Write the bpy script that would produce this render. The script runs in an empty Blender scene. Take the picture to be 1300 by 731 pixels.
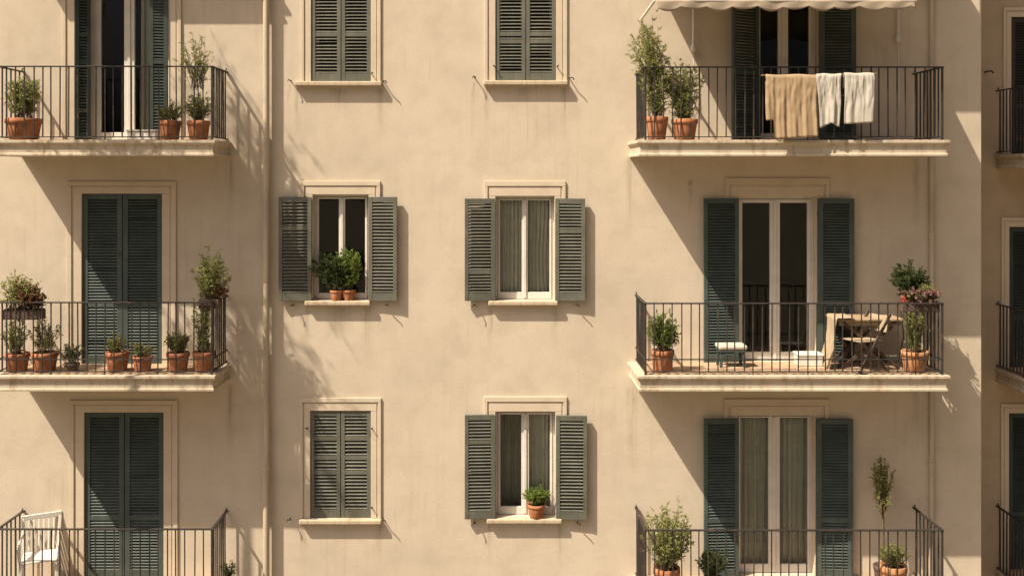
import bpy, bmesh, math, random
from mathutils import Vector, Matrix, noise as mn

R = math.radians
sc = bpy.context.scene
COL = sc.collection

# ---------------------------------------------------------------- measuring
# facade plane Y = 0, camera 13 m in front of it at eye height 10 m; 100 photo pixels = 1 m on the facade
D = 13.0
def PX(px, p=0.0): return (px - 632) / 100 * (D - p) / D
def PZ(py, p=0.0): return 10 + (222 - py) / 100 * (D - p) / D

# ---------------------------------------------------------------- materials
def new_mat(name):
    m = bpy.data.materials.new(name); m.use_nodes = True
    nt = m.node_tree; nt.nodes.clear()
    out = nt.nodes.new('ShaderNodeOutputMaterial')
    return m, nt, out
def N(nt, t, **kw):
    n = nt.nodes.new(t)
    for k, v in kw.items():
        if k in n.inputs.keys(): n.inputs[k].default_value = v
        else: setattr(n, k, v)
    return n
def coords(nt, scale=(1, 1, 1), kind='Object'):
    tc = N(nt, 'ShaderNodeTexCoord'); mp = N(nt, 'ShaderNodeMapping')
    mp.inputs['Scale'].default_value = scale
    nt.links.new(tc.outputs[kind], mp.inputs['Vector'])
    return mp.outputs['Vector']
def noise(nt, vec, scale, detail=4, rough=.55):
    n = N(nt, 'ShaderNodeTexNoise'); n.inputs['Scale'].default_value = scale
    n.inputs['Detail'].default_value = detail; n.inputs['Roughness'].default_value = rough
    nt.links.new(vec, n.inputs['Vector']); return n.outputs['Fac']
def ramp(nt, fac, stops):
    r = N(nt, 'ShaderNodeValToRGB'); e = r.color_ramp.elements
    while len(e) < len(stops): e.new(.5)
    for s, (p, c) in zip(e, stops):
        s.position = p; s.color = (*c, 1) if len(c) == 3 else c
    nt.links.new(fac, r.inputs['Fac']); return r.outputs['Color']
def mul(nt, a, b, fac=1.0, mode='MULTIPLY'):
    m = N(nt, 'ShaderNodeMix', data_type='RGBA', blend_type=mode)
    m.inputs['Factor'].default_value = fac
    nt.links.new(a, m.inputs['A']); nt.links.new(b, m.inputs['B']); return m.outputs['Result']
def bump(nt, h, strength, dist):
    b = N(nt, 'ShaderNodeBump'); b.inputs['Strength'].default_value = strength; b.inputs['Distance'].default_value = dist
    nt.links.new(h, b.inputs['Height']); return b.outputs['Normal']
def sc3(c, k): return tuple(min(1, x * k) for x in c)

def generic(name, base, rough=.7, var=.12, vscale=6, bscale=60, bstr=.15, bdist=.002, spec=.4, metal=0, stretch=(1, 1, 1)):
    m, nt, out = new_mat(name)
    v = coords(nt, stretch)
    n1 = noise(nt, v, vscale, 5)
    col = ramp(nt, n1, [(.3, sc3(base, 1 - var)), (.7, sc3(base, 1 + var))])
    b = N(nt, 'ShaderNodeBsdfPrincipled')
    b.inputs['Roughness'].default_value = rough; b.inputs['Metallic'].default_value = metal
    b.inputs['Specular IOR Level'].default_value = spec
    nt.links.new(col, b.inputs['Base Color'])
    nt.links.new(bump(nt, noise(nt, v, bscale, 3), bstr, bdist), b.inputs['Normal'])
    nt.links.new(b.outputs['BSDF'], out.inputs['Surface'])
    return m

def plaster(name, base, streak=.25, coarse=1.0, dirt=0, runs=()):
    m, nt, out = new_mat(name)
    v = coords(nt)
    big = noise(nt, v, .55, 6, .62)
    mid = noise(nt, v, 3.2, 6, .6)
    fine = noise(nt, v, 38, 4, .6)
    c = ramp(nt, big, [(.30, sc3(base, .90)), (.5, base), (.72, tuple(x * y for x, y in zip(base, (1.05, 1.06, 1.09))))])
    c = mul(nt, c, ramp(nt, mid, [(.28, (.86, .85, .83)), (.55, (1, 1, 1)), (.8, (1.0, .985, .96))]), .75)
    c = mul(nt, c, ramp(nt, fine, [(.3, (.90, .90, .89)), (.6, (1, 1, 1))]), .6)
    # rain streaks: long, thin and vertical, only here and there
    vs = coords(nt, (7, 7, .35)); st = noise(nt, vs, 1.6, 5, .65)
    msk = noise(nt, v, .8, 3)
    sm = N(nt, 'ShaderNodeMath', operation='MULTIPLY')
    r1 = ramp(nt, st, [(.52, (0, 0, 0)), (.75, (1, 1, 1))]); r2 = ramp(nt, msk, [(.45, (0, 0, 0)), (.7, (1, 1, 1))])
    nt.links.new(r1, sm.inputs[0]); nt.links.new(r2, sm.inputs[1])
    mx = N(nt, 'ShaderNodeMix', data_type='RGBA', blend_type='MULTIPLY')
    s2 = N(nt, 'ShaderNodeMath', operation='MULTIPLY'); s2.inputs[1].default_value = streak
    nt.links.new(sm.outputs[0], s2.inputs[0]); nt.links.new(s2.outputs[0], mx.inputs['Factor'])
    nt.links.new(c, mx.inputs['A']); mx.inputs['B'].default_value = (.55, .5, .44, 1)
    # small spots where the render has been knocked or patched
    spots = noise(nt, v, 2.1, 7, .72)
    c2 = mul(nt, mx.outputs['Result'], ramp(nt, spots, [(.24, (.78, .75, .70)), (.30, (1, 1, 1))]), .8)
    if runs:   # rain runs left below the ends of sills, slabs and brackets
        sx = N(nt, 'ShaderNodeSeparateXYZ'); nt.links.new(v, sx.inputs[0])
        def mth(op, a, b=None, cl=False):
            n = N(nt, 'ShaderNodeMath', operation=op); n.use_clamp = cl
            for i, q in enumerate((a, b)):
                if q is None: continue
                if isinstance(q, (int, float)): n.inputs[i].default_value = q
                else: nt.links.new(q, n.inputs[i])
            return n.outputs[0]
        wob = mth('MULTIPLY', mth('SUBTRACT', noise(nt, coords(nt, (1, 1, 1)), 5, 3), .5), .10)
        X = mth('ADD', sx.outputs['X'], wob); tot = None
        for x0, zt, ln, hw in runs:
            a = mth('SUBTRACT', 1, mth('DIVIDE', mth('ABSOLUTE', mth('SUBTRACT', X, x0)), hw), True)
            dz = mth('SUBTRACT', zt, sx.outputs['Z'])
            b_ = mth('MULTIPLY', mth('DIVIDE', dz, .03, True), mth('SUBTRACT', 1, mth('DIVIDE', dz, ln), True))
            k = mth('MULTIPLY', a, b_); tot = k if tot is None else mth('MAXIMUM', tot, k)
        fine_run = ramp(nt, noise(nt, coords(nt, (26, 26, .9)), 1.2, 5, .65), [(.34, (0, 0, 0)), (.62, (1, 1, 1))])
        tot = mth('MULTIPLY', mth('MULTIPLY', tot, fine_run), .8)
        mr = N(nt, 'ShaderNodeMix', data_type='RGBA', blend_type='MULTIPLY'); nt.links.new(tot, mr.inputs['Factor'])
        nt.links.new(c2, mr.inputs['A']); mr.inputs['B'].default_value = (.50, .43, .34, 1); c2 = mr.outputs['Result']
    if dirt:   # soot and rust runs of their own shape, chipped patches
        dv = coords(nt, (9, 9, 1.4)); dn = noise(nt, dv, 1.3, 6, .68)
        c2 = mul(nt, c2, ramp(nt, dn, [(.50, (1, 1, 1)), (.66, (.60, .53, .44)), (.8, (.42, .36, .30))]), dirt)
        c2 = mul(nt, c2, ramp(nt, noise(nt, v, 11, 6, .7), [(.30, (.62, .58, .52)), (.36, (1, 1, 1))]), dirt)
    b = N(nt, 'ShaderNodeBsdfPrincipled'); b.inputs['Roughness'].default_value = .92
    b.inputs['Specular IOR Level'].default_value = .15
    nt.links.new(c2, b.inputs['Base Color'])
    add = N(nt, 'ShaderNodeMath', operation='ADD')
    k1 = N(nt, 'ShaderNodeMath', operation='MULTIPLY'); k1.inputs[1].default_value = 4.0 * coarse
    nt.links.new(noise(nt, v, 1.6, 5, .5), k1.inputs[0])
    nt.links.new(k1.outputs[0], add.inputs[0])
    k2 = N(nt, 'ShaderNodeMath', operation='MULTIPLY'); k2.inputs[1].default_value = .25
    nt.links.new(noise(nt, v, 55, 5, .7), k2.inputs[0]); nt.links.new(k2.outputs[0], add.inputs[1])
    nt.links.new(bump(nt, add.outputs[0], .55, .0045), b.inputs['Normal'])
    nt.links.new(b.outputs['BSDF'], out.inputs['Surface'])
    return m

def paint_wood(name, base, rough=.6):
    """Sun-bleached shutter paint: faded patches and thin vertical scuffs."""
    m, nt, out = new_mat(name)
    v = coords(nt); vs = coords(nt, (14, 14, 1.2))
    c = ramp(nt, noise(nt, v, 3, 6, .65), [(.3, sc3(base, .76)), (.52, base), (.72, sc3(base, 1.32))])
    c = mul(nt, c, ramp(nt, noise(nt, vs, 3, 4, .6), [(.35, (.82, .83, .82)), (.6, (1, 1, 1))]), .8)
    oi = N(nt, 'ShaderNodeObjectInfo'); c = mul(nt, c, ramp(nt, oi.outputs['Random'], [(0, (.84, .85, .82)), (.5, (1, 1, 1)), (1, (1.0, .97, .92))]))
    b = N(nt, 'ShaderNodeBsdfPrincipled'); b.inputs['Roughness'].default_value = rough
    b.inputs['Specular IOR Level'].default_value = .3
    nt.links.new(c, b.inputs['Base Color'])
    nt.links.new(bump(nt, noise(nt, v, 25, 3), .06, .002), b.inputs['Normal'])
    nt.links.new(b.outputs['BSDF'], out.inputs['Surface'])
    return m

def rusty_iron(name):
    m, nt, out = new_mat(name); v = coords(nt)
    c = ramp(nt, noise(nt, v, 7, 6, .7), [(.42, (.024, .021, .019)), (.58, (.038, .030, .025)), (.68, (.13, .062, .032))])
    b = N(nt, 'ShaderNodeBsdfPrincipled'); b.inputs['Roughness'].default_value = .55; b.inputs['Specular IOR Level'].default_value = .4
    nt.links.new(c, b.inputs['Base Color']); nt.links.new(bump(nt, noise(nt, v, 90, 3), .4, .001), b.inputs['Normal'])
    nt.links.new(b.outputs['BSDF'], out.inputs['Surface']); return m
def clay(name, base):
    m, nt, out = new_mat(name)
    v = coords(nt); oi = N(nt, 'ShaderNodeObjectInfo')
    ad = N(nt, 'ShaderNodeVectorMath', operation='ADD'); nt.links.new(v, ad.inputs[0])
    cb = N(nt, 'ShaderNodeCombineXYZ'); k = N(nt, 'ShaderNodeMath', operation='MULTIPLY'); k.inputs[1].default_value = 40
    nt.links.new(oi.outputs['Random'], k.inputs[0]); nt.links.new(k.outputs[0], cb.inputs[0]); nt.links.new(cb.outputs[0], ad.inputs[1])
    v = ad.outputs[0]
    c = ramp(nt, noise(nt, v, 9, 6, .65), [(.28, sc3(base, .62)), (.5, base), (.68, tuple(min(1, b * f) for b, f in zip(base, (1.15, 1.35, 1.7))))])
    c = mul(nt, c, ramp(nt, oi.outputs['Random'], [(0, (.74, .72, .70)), (.5, (.95, .93, .9)), (1, (1, 1, 1))]))
    b = N(nt, 'ShaderNodeBsdfPrincipled'); b.inputs['Roughness'].default_value = .85; b.inputs['Specular IOR Level'].default_value = .2
    nt.links.new(c, b.inputs['Base Color']); nt.links.new(bump(nt, noise(nt, v, 60, 4), .3, .003), b.inputs['Normal'])
    nt.links.new(b.outputs['BSDF'], out.inputs['Surface']); return m

def foliage_mat(name, cols, trans=.5):
    m, nt, out = new_mat(name)
    g = N(nt, 'ShaderNodeNewGeometry')
    n = len(cols)
    c = ramp(nt, g.outputs['Random Per Island'], [(i / max(1, n - 1), cc) for i, cc in enumerate(cols)])
    d = N(nt, 'ShaderNodeBsdfPrincipled'); d.inputs['Roughness'].default_value = .55
    d.inputs['Specular IOR Level'].default_value = .3
    t = N(nt, 'ShaderNodeBsdfTranslucent'); mx = N(nt, 'ShaderNodeMixShader'); mx.inputs[0].default_value = trans
    nt.links.new(c, d.inputs['Base Color']); nt.links.new(c, t.inputs['Color'])
    nt.links.new(d.outputs['BSDF'], mx.inputs[1]); nt.links.new(t.outputs['BSDF'], mx.inputs[2])
    nt.links.new(mx.outputs[0], out.inputs['Surface'])
    return m

def cloth_mat(name, base, trans=.25, weave=900):
    m, nt, out = new_mat(name)
    v = coords(nt)
    c = ramp(nt, noise(nt, v, 9, 5), [(.3, sc3(base, .9)), (.7, sc3(base, 1.06))])
    d = N(nt, 'ShaderNodeBsdfPrincipled'); d.inputs['Roughness'].default_value = .95
    d.inputs['Specular IOR Level'].default_value = .1
    t = N(nt, 'ShaderNodeBsdfTranslucent'); mx = N(nt, 'ShaderNodeMixShader'); mx.inputs[0].default_value = trans
    nt.links.new(c, d.inputs['Base Color']); nt.links.new(c, t.inputs['Color'])
    nt.links.new(bump(nt, noise(nt, v, 45, 4), .35, .004), d.inputs['Normal'])
    nt.links.new(d.outputs['BSDF'], mx.inputs[1]); nt.links.new(t.outputs['BSDF'], mx.inputs[2])
    nt.links.new(mx.outputs[0], out.inputs['Surface'])
    return m

def glass_mat(name):
    m, nt, out = new_mat(name)
    t = N(nt, 'ShaderNodeBsdfTransparent'); t.inputs['Color'].default_value = (.93, .94, .91, 1)
    g = N(nt, 'ShaderNodeBsdfGlossy'); g.inputs['Roughness'].default_value = .015
    g.inputs['Color'].default_value = (.9, .92, .9, 1)
    f = N(nt, 'ShaderNodeFresnel'); f.inputs['IOR'].default_value = 1.30
    b = N(nt, 'ShaderNodeBump'); b.inputs['Strength'].default_value = .12; b.inputs['Distance'].default_value = .004
    nt.links.new(noise(nt, coords(nt), 3, 2), b.inputs['Height'])
    nt.links.new(b.outputs['Normal'], g.inputs['Normal'])
    mx = N(nt, 'ShaderNodeMixShader')
    nt.links.new(f.outputs[0], mx.inputs[0]); nt.links.new(t.outputs[0], mx.inputs[1]); nt.links.new(g.outputs[0], mx.inputs[2])
    nt.links.new(mx.outputs[0], out.inputs['Surface'])
    return m

WALL = (.557, .478, .370)
RUNS = [(PX(x), PZ(y), l, w) for x, y, l, w in ((378, 111, .75, .05), (482, 111, .55, .05), (430, 111, .35, .16), (618, 110, .6, .05), (716, 110, .8, .06), (665, 110, .3, .14),
    (390, 387, .5, .05), (466, 387, .7, .06), (430, 387, .45, .2), (623, 387, .6, .05), (704, 387, .5, .05), (384, 664, .5, .05), (482, 664, .6, .06), (622, 664, .5, .05), (710, 664, .6, .05),
    (292, 196, 1.2, .07), (292, 486, 1.1, .07), (800, 200, 1.0, .07), (801, 490, 1.2, .07), (1163, 200, 1.0, .06), (1163, 486, .9, .06), (876, 236, .4, .03), (367, 106, .4, .025), (602, 103, .45, .025))]
M = dict(
    wall=plaster('beige_plaster', WALL, .5, runs=RUNS),
    wing=plaster('shade_darkened_plaster', (.44, .35, .24), .35),  # the wing's shade is put into this darker plaster colour
    trim=plaster('surround_plaster', (.565, .478, .362), .4, .4),
    slab=plaster('balcony_plaster', (.515, .44, .335), .8, .6, .75),
    sill=plaster('stone_sill', (.48, .395, .285), .4, .5, .6),
    floor=generic('terracotta_floor', (.40, .275, .175), .75, .25, 5, 40),
    win_shutter=paint_wood('grey_green_paint', (.132, .131, .104)),
    door_shutter=paint_wood('shade_tinted_green_paint', (.070, .091, .082)),  # shutter green with the darker, bluer tint of shade mixed in
    shaded_green=paint_wood('shaded_green_paint', (.035, .050, .043)),  # shutter green darkened again for shaded leaves: wing and top left door
    dark_shutter=paint_wood('dark_brown_paint', (.045, .038, .030)),
    frame=generic('ivory_frame_paint', (.62, .585, .52), .5, .08, 5, 50, .1),
    glass=glass_mat('window_glass'),
    room=generic('darkened_room_plaster', (.055, .047, .037), .9, .2, 1.5),  # indoor darkness put into the wall colour
    iron=rusty_iron('black_iron'),
    terra=clay('terracotta', (.40, .165, .078)),
    terra2=clay('pale_terracotta', (.50, .24, .115)),
    darkpot=generic('dark_clay', (.09, .06, .045), .8, .2, 14),
    redpot=generic('red_plastic', (.45, .04, .03), .5, .1, 14),
    soil=generic('soil', (.05, .033, .022), .95, .3, 40, 80, .8, .01),
    stem=generic('twig_bark', (.12, .085, .045), .85, .25, 40),
    pipe=generic('pipe_paint', (.45, .375, .275), .55, .16, 3, 60, .1, .002, .4, 0, (3, 3, .6)),
    white=generic('white_plastic', (.64, .615, .55), .45, .05, 6),
    wood=generic('pale_wood', (.31, .22, .135), .7, .2, 5, 40, .2, .002, .3, 0, (1, 8, 8)),
    darkwood=generic('dark_wood', (.07, .045, .03), .6, .2, 8),
    canvas=cloth_mat('beige_canvas', (.40, .315, .215), .15),
    tan=cloth_mat('tan_linen', (.49, .36, .22), .3),
    offwhite=cloth_mat('off_white_cotton', (.64, .60, .52), .35),
    awning=cloth_mat('awning_canvas', (.46, .385, .29), .3),
    pale_curtain=cloth_mat('pale_curtain', (.88, .87, .79), .35),
    curtain=cloth_mat('sage_curtain', (.66, .65, .56), .3),
    olive=foliage_mat('olive_leaf', [(.19, .22, .055), (.31, .33, .11), (.44, .43, .19), (.25, .28, .08)]),
    green=foliage_mat('bright_leaf', [(.11, .18, .025), (.18, .26, .045), (.27, .33, .08), (.13, .20, .03)]),
    dark=foliage_mat('dark_leaf', [(.035, .055, .015), (.06, .09, .025), (.09, .12, .035), (.045, .07, .018)]),
    herb=foliage_mat('herb_leaf', [(.16, .19, .05), (.25, .28, .08), (.38, .36, .14), (.22, .22, .08)]),
    dry=foliage_mat('dry_leaf', [(.16, .09, .04), (.26, .16, .07), (.14, .13, .045), (.20, .07, .04)]),
    redflower=foliage_mat('dusky_red_petal', [(.20, .045, .03), (.28, .08, .05), (.16, .05, .035)]),
    pink=foliage_mat('dusty_pink_petal', [(.42, .20, .20), (.30, .13, .14), (.52, .30, .27)]),
    street=generic('sandy_paving', (.165, .132, .086), .9, .12, .4, 20),
)

# ---------------------------------------------------------------- mesh helpers
def box(bm, x0, x1, y0, y1, z0, z1, mat=None):
    vs = [bm.verts.new(c) for c in ((x0, y0, z0), (x1, y0, z0), (x1, y1, z0), (x0, y1, z0), (x0, y0, z1), (x1, y0, z1), (x1, y1, z1), (x0, y1, z1))]
    if mat is not None:
        for v in vs: v.co = mat @ v.co
    for f in ((0, 3, 2, 1), (4, 5, 6, 7), (0, 1, 5, 4), (1, 2, 6, 5), (2, 3, 7, 6), (3, 0, 4, 7)):
        bm.faces.new([vs[i] for i in f])
def beam(bm, a, b, w, d):
    """rectangular bar from a to b, w across and d deep"""
    a, b = Vector(a), Vector(b); z = (b - a); L = z.length; z.normalize()
    up = Vector((0, 1, 0)) if abs(z.y) < .9 else Vector((1, 0, 0))
    x = up.cross(z).normalized(); y = z.cross(x)
    mt = Matrix(((x.x, y.x, z.x, a.x), (x.y, y.y, z.y, a.y), (x.z, y.z, z.z, a.z), (0, 0, 0, 1)))
    box(bm, -w / 2, w / 2, -d / 2, d / 2, 0, L, mt)
def tube(bm, pts, r, n=6, cap=True):
    pts = [Vector(p) for p in pts]; rings = []
    rr = r if isinstance(r, (list, tuple)) else [r] * len(pts)
    for i, p in enumerate(pts):
        t = (pts[min(i + 1, len(pts) - 1)] - pts[max(i - 1, 0)]).normalized()
        up = Vector((0, 0, 1)) if abs(t.z) < .9 else Vector((1, 0, 0))
        x = up.cross(t).normalized(); y = t.cross(x)
        rings.append([bm.verts.new(p + (x * math.cos(2 * math.pi * k / n) + y * math.sin(2 * math.pi * k / n)) * rr[i]) for k in range(n)])
    for a, b in zip(rings, rings[1:]):
        for k in range(n): bm.faces.new((a[k], a[(k + 1) % n], b[(k + 1) % n], b[k]))
    if cap:
        bm.faces.new(rings[0][::-1]); bm.faces.new(rings[-1])
def lathe(bm, prof, n=24, c=(0, 0, 0), wob=0, seed=0):
    rnd = random.Random(seed); rings = []
    ph = rnd.random() * 6
    for r, z in prof:
        rings.append([bm.verts.new((c[0] + r * (1 + wob * math.sin(2 * a + ph)) * math.cos(a), c[1] + r * (1 + wob * math.sin(2 * a + ph)) * math.sin(a), c[2] + z)) for a in [2 * math.pi * k / n for k in range(n)]])
    for a, b in zip(rings, rings[1:]):
        for k in range(n): bm.faces.new((a[k], a[(k + 1) % n], b[(k + 1) % n], b[k]))
    if prof[0][0] > 1e-4: bm.faces.new(rings[0][::-1])
    if prof[-1][0] > 1e-4: bm.faces.new(rings[-1])
def obj(name, bm, mat, parent=None, loc=(0, 0, 0), rz=0, bevel=0, smooth=False, solid=0):
    bmesh.ops.recalc_face_normals(bm, faces=bm.faces) if not solid and name not in ('foliage', 'flower') else None
    me = bpy.data.meshes.new(name); bm.to_mesh(me); bm.free()
    me.materials.append(mat)
    if smooth: me.polygons.foreach_set('use_smooth', [True] * len(me.polygons))
    o = bpy.data.objects.new(name, me); COL.objects.link(o)
    o.parent = parent; o.location = loc; o.rotation_euler = (0, 0, rz)
    if solid:
        s = o.modifiers.new('s', 'SOLIDIFY'); s.thickness = solid; s.offset = 0
    if bevel:
        b = o.modifiers.new('b', 'BEVEL'); b.width = bevel; b.segments = 2; b.limit_method = 'ANGLE'; b.angle_limit = R(40)
    return o
def tag(o, label, cat, group=None):
    o['label'] = label; o['category'] = cat
    if group: o['group'] = group
    return o
def thing(name, label, cat, loc=(0, 0, 0), rz=0, group=None):
    o = bpy.data.objects.new(name, None); COL.objects.link(o)
    o.location = loc; o.rotation_euler = (0, 0, rz); o.empty_display_size = .1
    return tag(o, label, cat, group)
B = bmesh.new

# ---------------------------------------------------------------- facade with real openings
def facade(bm, x0, x1, z0, z1, y, th, ops):
    xs = sorted({x0, x1, *[v for o in ops for v in o[:2]]}); zs = sorted({z0, z1, *[v for o in ops for v in o[2:]]})
    for xa, xb in zip(xs, xs[1:]):
        for za, zb in zip(zs, zs[1:]):
            cx, cz = (xa + xb) / 2, (za + zb) / 2
            if any(o[0] < cx < o[1] and o[2] < cz < o[3] for o in ops): continue
            bm.faces.new([bm.verts.new(c) for c in ((xa, y, za), (xb, y, za), (xb, y, zb), (xa, y, zb))])
    bmesh.ops.remove_doubles(bm, verts=bm.verts, dist=1e-5)
    for a, b, c, d in ops:
        for q in (((a, y, c), (a, y + th, c), (a, y + th, d), (a, y, d)), ((b, y, c), (b, y, d), (b, y + th, d), (b, y + th, c)),
                  ((a, y, d), (a, y + th, d), (b, y + th, d), (b, y, d)), ((a, y, c), (b, y, c), (b, y + th, c), (a, y + th, c))):
            bm.faces.new([bm.verts.new(v) for v in q])
    bmesh.ops.remove_doubles(bm, verts=bm.verts, dist=1e-5)

def u_frame(bm, w, h, a, b, y0, y1, bottom=False, z0=0):
    """mitre-free U of width a..b outside an opening w x h (local: centred in x, z from 0)"""
    box(bm, -w / 2 - b, -w / 2 - a, y0, y1, z0, h + a); box(bm, w / 2 + a, w / 2 + b, y0, y1, z0, h + a)
    box(bm, -w / 2 - b, w / 2 + b, y0, y1, h + a, h + b)

def surround(parent, w, h, band, top, z0=0, y=0):
    bm = B()
    # flat band, groove and raised outer bead, a flatter head band
    def ring(a, b, ta, tb, yy):
        box(bm, -w / 2 - b, -w / 2 - a, yy, y, z0, h + ta); box(bm, w / 2 + a, w / 2 + b, yy, y, z0, h + ta)
        box(bm, -w / 2 - b, w / 2 + b, yy - .0015, y, h + ta, h + tb)
    k = band
    ring(0, k * .56, 0, top * .56, y - .013)
    ring(k * .56, k * .70, top * .56, top * .66, y - .007)
    ring(k * .70, k, top * .66, top, y - .022)
    return obj('surround', bm, M['trim'], parent, bevel=.005)

def shutter(parent, w, h, x, y, z, rz, side, mat, rails, seed, flip=False):
    """louvred leaf; hinge edge at local x = 0, leaf runs to side*w, front is -y"""
    rnd = random.Random(seed); bm = B()
    st, t = (.050 if w < .45 else .066), .042
    def bx(a, b, y0, y1, c, d): box(bm, min(side * a, side * b), max(side * a, side * b), y0, y1, c, d)
    bx(0, st, -t / 2, t / 2, 0, h); bx(w - st, w - .003, -t / 2, t / 2, 0, h)
    edges = [0, .10] + [v for r_ in rails for v in (r_ * h - .026, r_ * h + .026)] + [h - .065, h]
    for a, b in zip(edges[0::2], edges[1::2]): bx(st, w - st, -t / 2 + .003, t / 2 - .003, a, b)
    for a, b in zip(edges[1::2], edges[2::2]):
        n = max(1, round((b - a) / (.0425 if h < 1.6 else .0375))); pitch = (b - a) / n
        for i in range(n):
            zc = a + pitch * (i + .5)
            ang = R((37 if h < 1.6 else 42) + rnd.uniform(-4, 4)) * (-1 if flip else 1)
            if rnd.random() < .03: ang *= .55
            mt = Matrix.Translation((side * w / 2, 0, zc)) @ Matrix.Rotation(rnd.uniform(-.006, .006), 4, 'Y') @ Matrix.Rotation(ang, 4, 'X')
            box(bm, -(w / 2 - st), w / 2 - st, -.0245, .0245, -.0042, .0042, mt)
    return obj('shutter', bm, mat, parent, (x, y, z), rz, bevel=.0022)

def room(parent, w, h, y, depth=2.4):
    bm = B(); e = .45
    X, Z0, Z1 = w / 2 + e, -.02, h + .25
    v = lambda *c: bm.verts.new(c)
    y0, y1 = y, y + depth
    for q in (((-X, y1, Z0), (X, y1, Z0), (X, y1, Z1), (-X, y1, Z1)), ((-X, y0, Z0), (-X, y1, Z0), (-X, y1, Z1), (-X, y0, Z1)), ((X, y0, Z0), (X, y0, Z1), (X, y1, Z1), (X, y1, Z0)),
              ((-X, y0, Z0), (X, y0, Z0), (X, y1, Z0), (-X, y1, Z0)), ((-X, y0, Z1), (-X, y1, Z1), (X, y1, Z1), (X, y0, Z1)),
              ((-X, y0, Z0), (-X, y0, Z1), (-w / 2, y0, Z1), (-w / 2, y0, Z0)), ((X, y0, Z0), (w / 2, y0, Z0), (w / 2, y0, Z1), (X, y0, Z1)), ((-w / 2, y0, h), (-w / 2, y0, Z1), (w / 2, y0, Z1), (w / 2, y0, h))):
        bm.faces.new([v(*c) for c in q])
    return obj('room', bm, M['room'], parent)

def casement(name, root, cx, z0, w, h, y, stile=.075, mid=.125, bot=.09, split=None, fy=.10, stile_l=None):
    """two-leaf frame (the part itself) with two panes; local origin at the sill centre on the facade plane"""
    bm = B(); o = .03
    mids = 0 if split is None else split
    y0, y1 = fy, fy + .055
    a, b = -w / 2, w / 2
    box(bm, a, a + o, y0 + .012, y1 + .02, 0, h); box(bm, b - o, b, y0 + .012, y1 + .02, 0, h); box(bm, a + o, b - o, y0 + .012, y1 + .02, h - o, h)
    s = stile - o
    for l, r_ in ((a + o + .003, mids - .0015), (mids + .0015, b - o - .003)):
        sl = (s if stile_l is None else stile_l - o) if l < mids - .02 and l < a + o + .01 else mid / 2
        sr = mid / 2 if l < a + o + .01 else s
        box(bm, l, l + sl, y0, y1, .004, h - o - .003); box(bm, r_ - sr, r_, y0, y1, .004, h - o - .003)
        box(bm, l + sl, r_ - sr, y0 + .002, y1 - .002, .004, bot); box(bm, l + sl, r_ - sr, y0 + .002, y1 - .002, h - o - .003 - s, h - o - .005)
    box(bm, mids - .018, mids + .018, y0 - .014, y0 - .001, .02, h - o - .02)
    win = obj(name, bm, M['frame'], root, (cx, y, z0), bevel=.004)
    for l, r_ in ((a + (stile_l or stile), mids - mid / 2), (mids + mid / 2, b - stile)):
        bm = B(); box(bm, l - .004, r_ + .004, y0 + .026, y0 + .030, bot - .004, h - stile + .004)
        obj('pane', bm, M['glass'], win)
    return win

def catch(parent, pts, r=.008):
    bm = B(); tube(bm, pts, r, 6); obj('shutter_catch', bm, M['iron'], parent)

def holdback(win, x, z, d, kind=0):
    # wrought iron shutter dog: a rod out of the wall with a turned end
    pts = [(x, .01, z), (x, -.07, z + .004), (x + .035 * d, -.105, z + .002), (x + .05 * d, -.10, z - .025)] if kind == 0 else [(x, .01, z), (x - .02 * d, -.06, z), (x + .01 * d, -.10, z + .012), (x + .02 * d, -.10, z - .012)]
    catch(win, pts, .0075)

# ---------------------------------------------------------------- buildings
apt = thing('apartment_building', 'sunlit beige stucco apartment building with green louvred shutters and iron balconies', 'building')
wing = thing('neighbouring_building', 'shaded stucco building set back past the corner at the right edge', 'building')

floorR = [PZ(178, .9), PZ(477, .9), 4.915]; railR = [PZ(84, .9), PZ(385, .9), PZ(674, .9)]
floorL = [PZ(178, .75), PZ(477, .75), 4.875]; railL = [PZ(83, .75), PZ(384, .75), PZ(673, .75)]

def O(x0, x1, ytop, ybot=None, zbot=None):
    return (PX(x0), PX(x1), PZ(ybot) if zbot is None else zbot, PZ(ytop))
LD = [O(95, 215, -44, zbot=floorL[0]), O(104, 206, 246, zbot=floorL[1]), O(107, 208, 523, zbot=floorL[2])]
RD = [O(960, 1038, -36, zbot=floorR[0]), O(937, 1036, 250, zbot=floorR[1]), O(937, 1034, 527, zbot=floorR[2])]
WA = [O(395, 471, -32, 104), O(397, 468, 247, 381), O(394, 471, 521, 657)]
WB = [O(629, 706, -32, 103), O(629, 704, 249, 381), O(629, 705, 522, 656)]
CORNER = PX(1245.5)
bm = B()
facade(bm, PX(-160), CORNER, 0, 15.5, 0, .26, LD + RD + WA + WB)
v = lambda *c: bm.verts.new(c)
x0, x1 = PX(-160), CORNER
for q in (((x1, 0, 0), (x1, 7, 0), (x1, 7, 15.5), (x1, 0, 15.5)), ((x0, 0, 0), (x0, 0, 15.5), (x0, 7, 15.5), (x0, 7, 0)), ((x0, 7, 0), (x0, 7, 15.5), (x1, 7, 15.5), (x1, 7, 0)), ((x0, 0, 15.5), (x1, 0, 15.5), (x1, 7, 15.5), (x0, 7, 15.5))):
    bm.faces.new([v(*c) for c in q])
obj('wall', bm, M['wall'], apt)

def place(op, name, root, y=0, **kw):
    w, h = op[1] - op[0], op[3] - op[2]
    return casement(name, root, (op[0] + op[1]) / 2, op[2], w, h, y, **kw), w, h

def sill(win, w, xl, xr, t=.062, d=.085):
    bm = B(); box(bm, -w / 2 - xl, w / 2 + xr, -d, .09, -t, -.001)
    return obj('sill', bm, M['sill'], win, bevel=.014)

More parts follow.
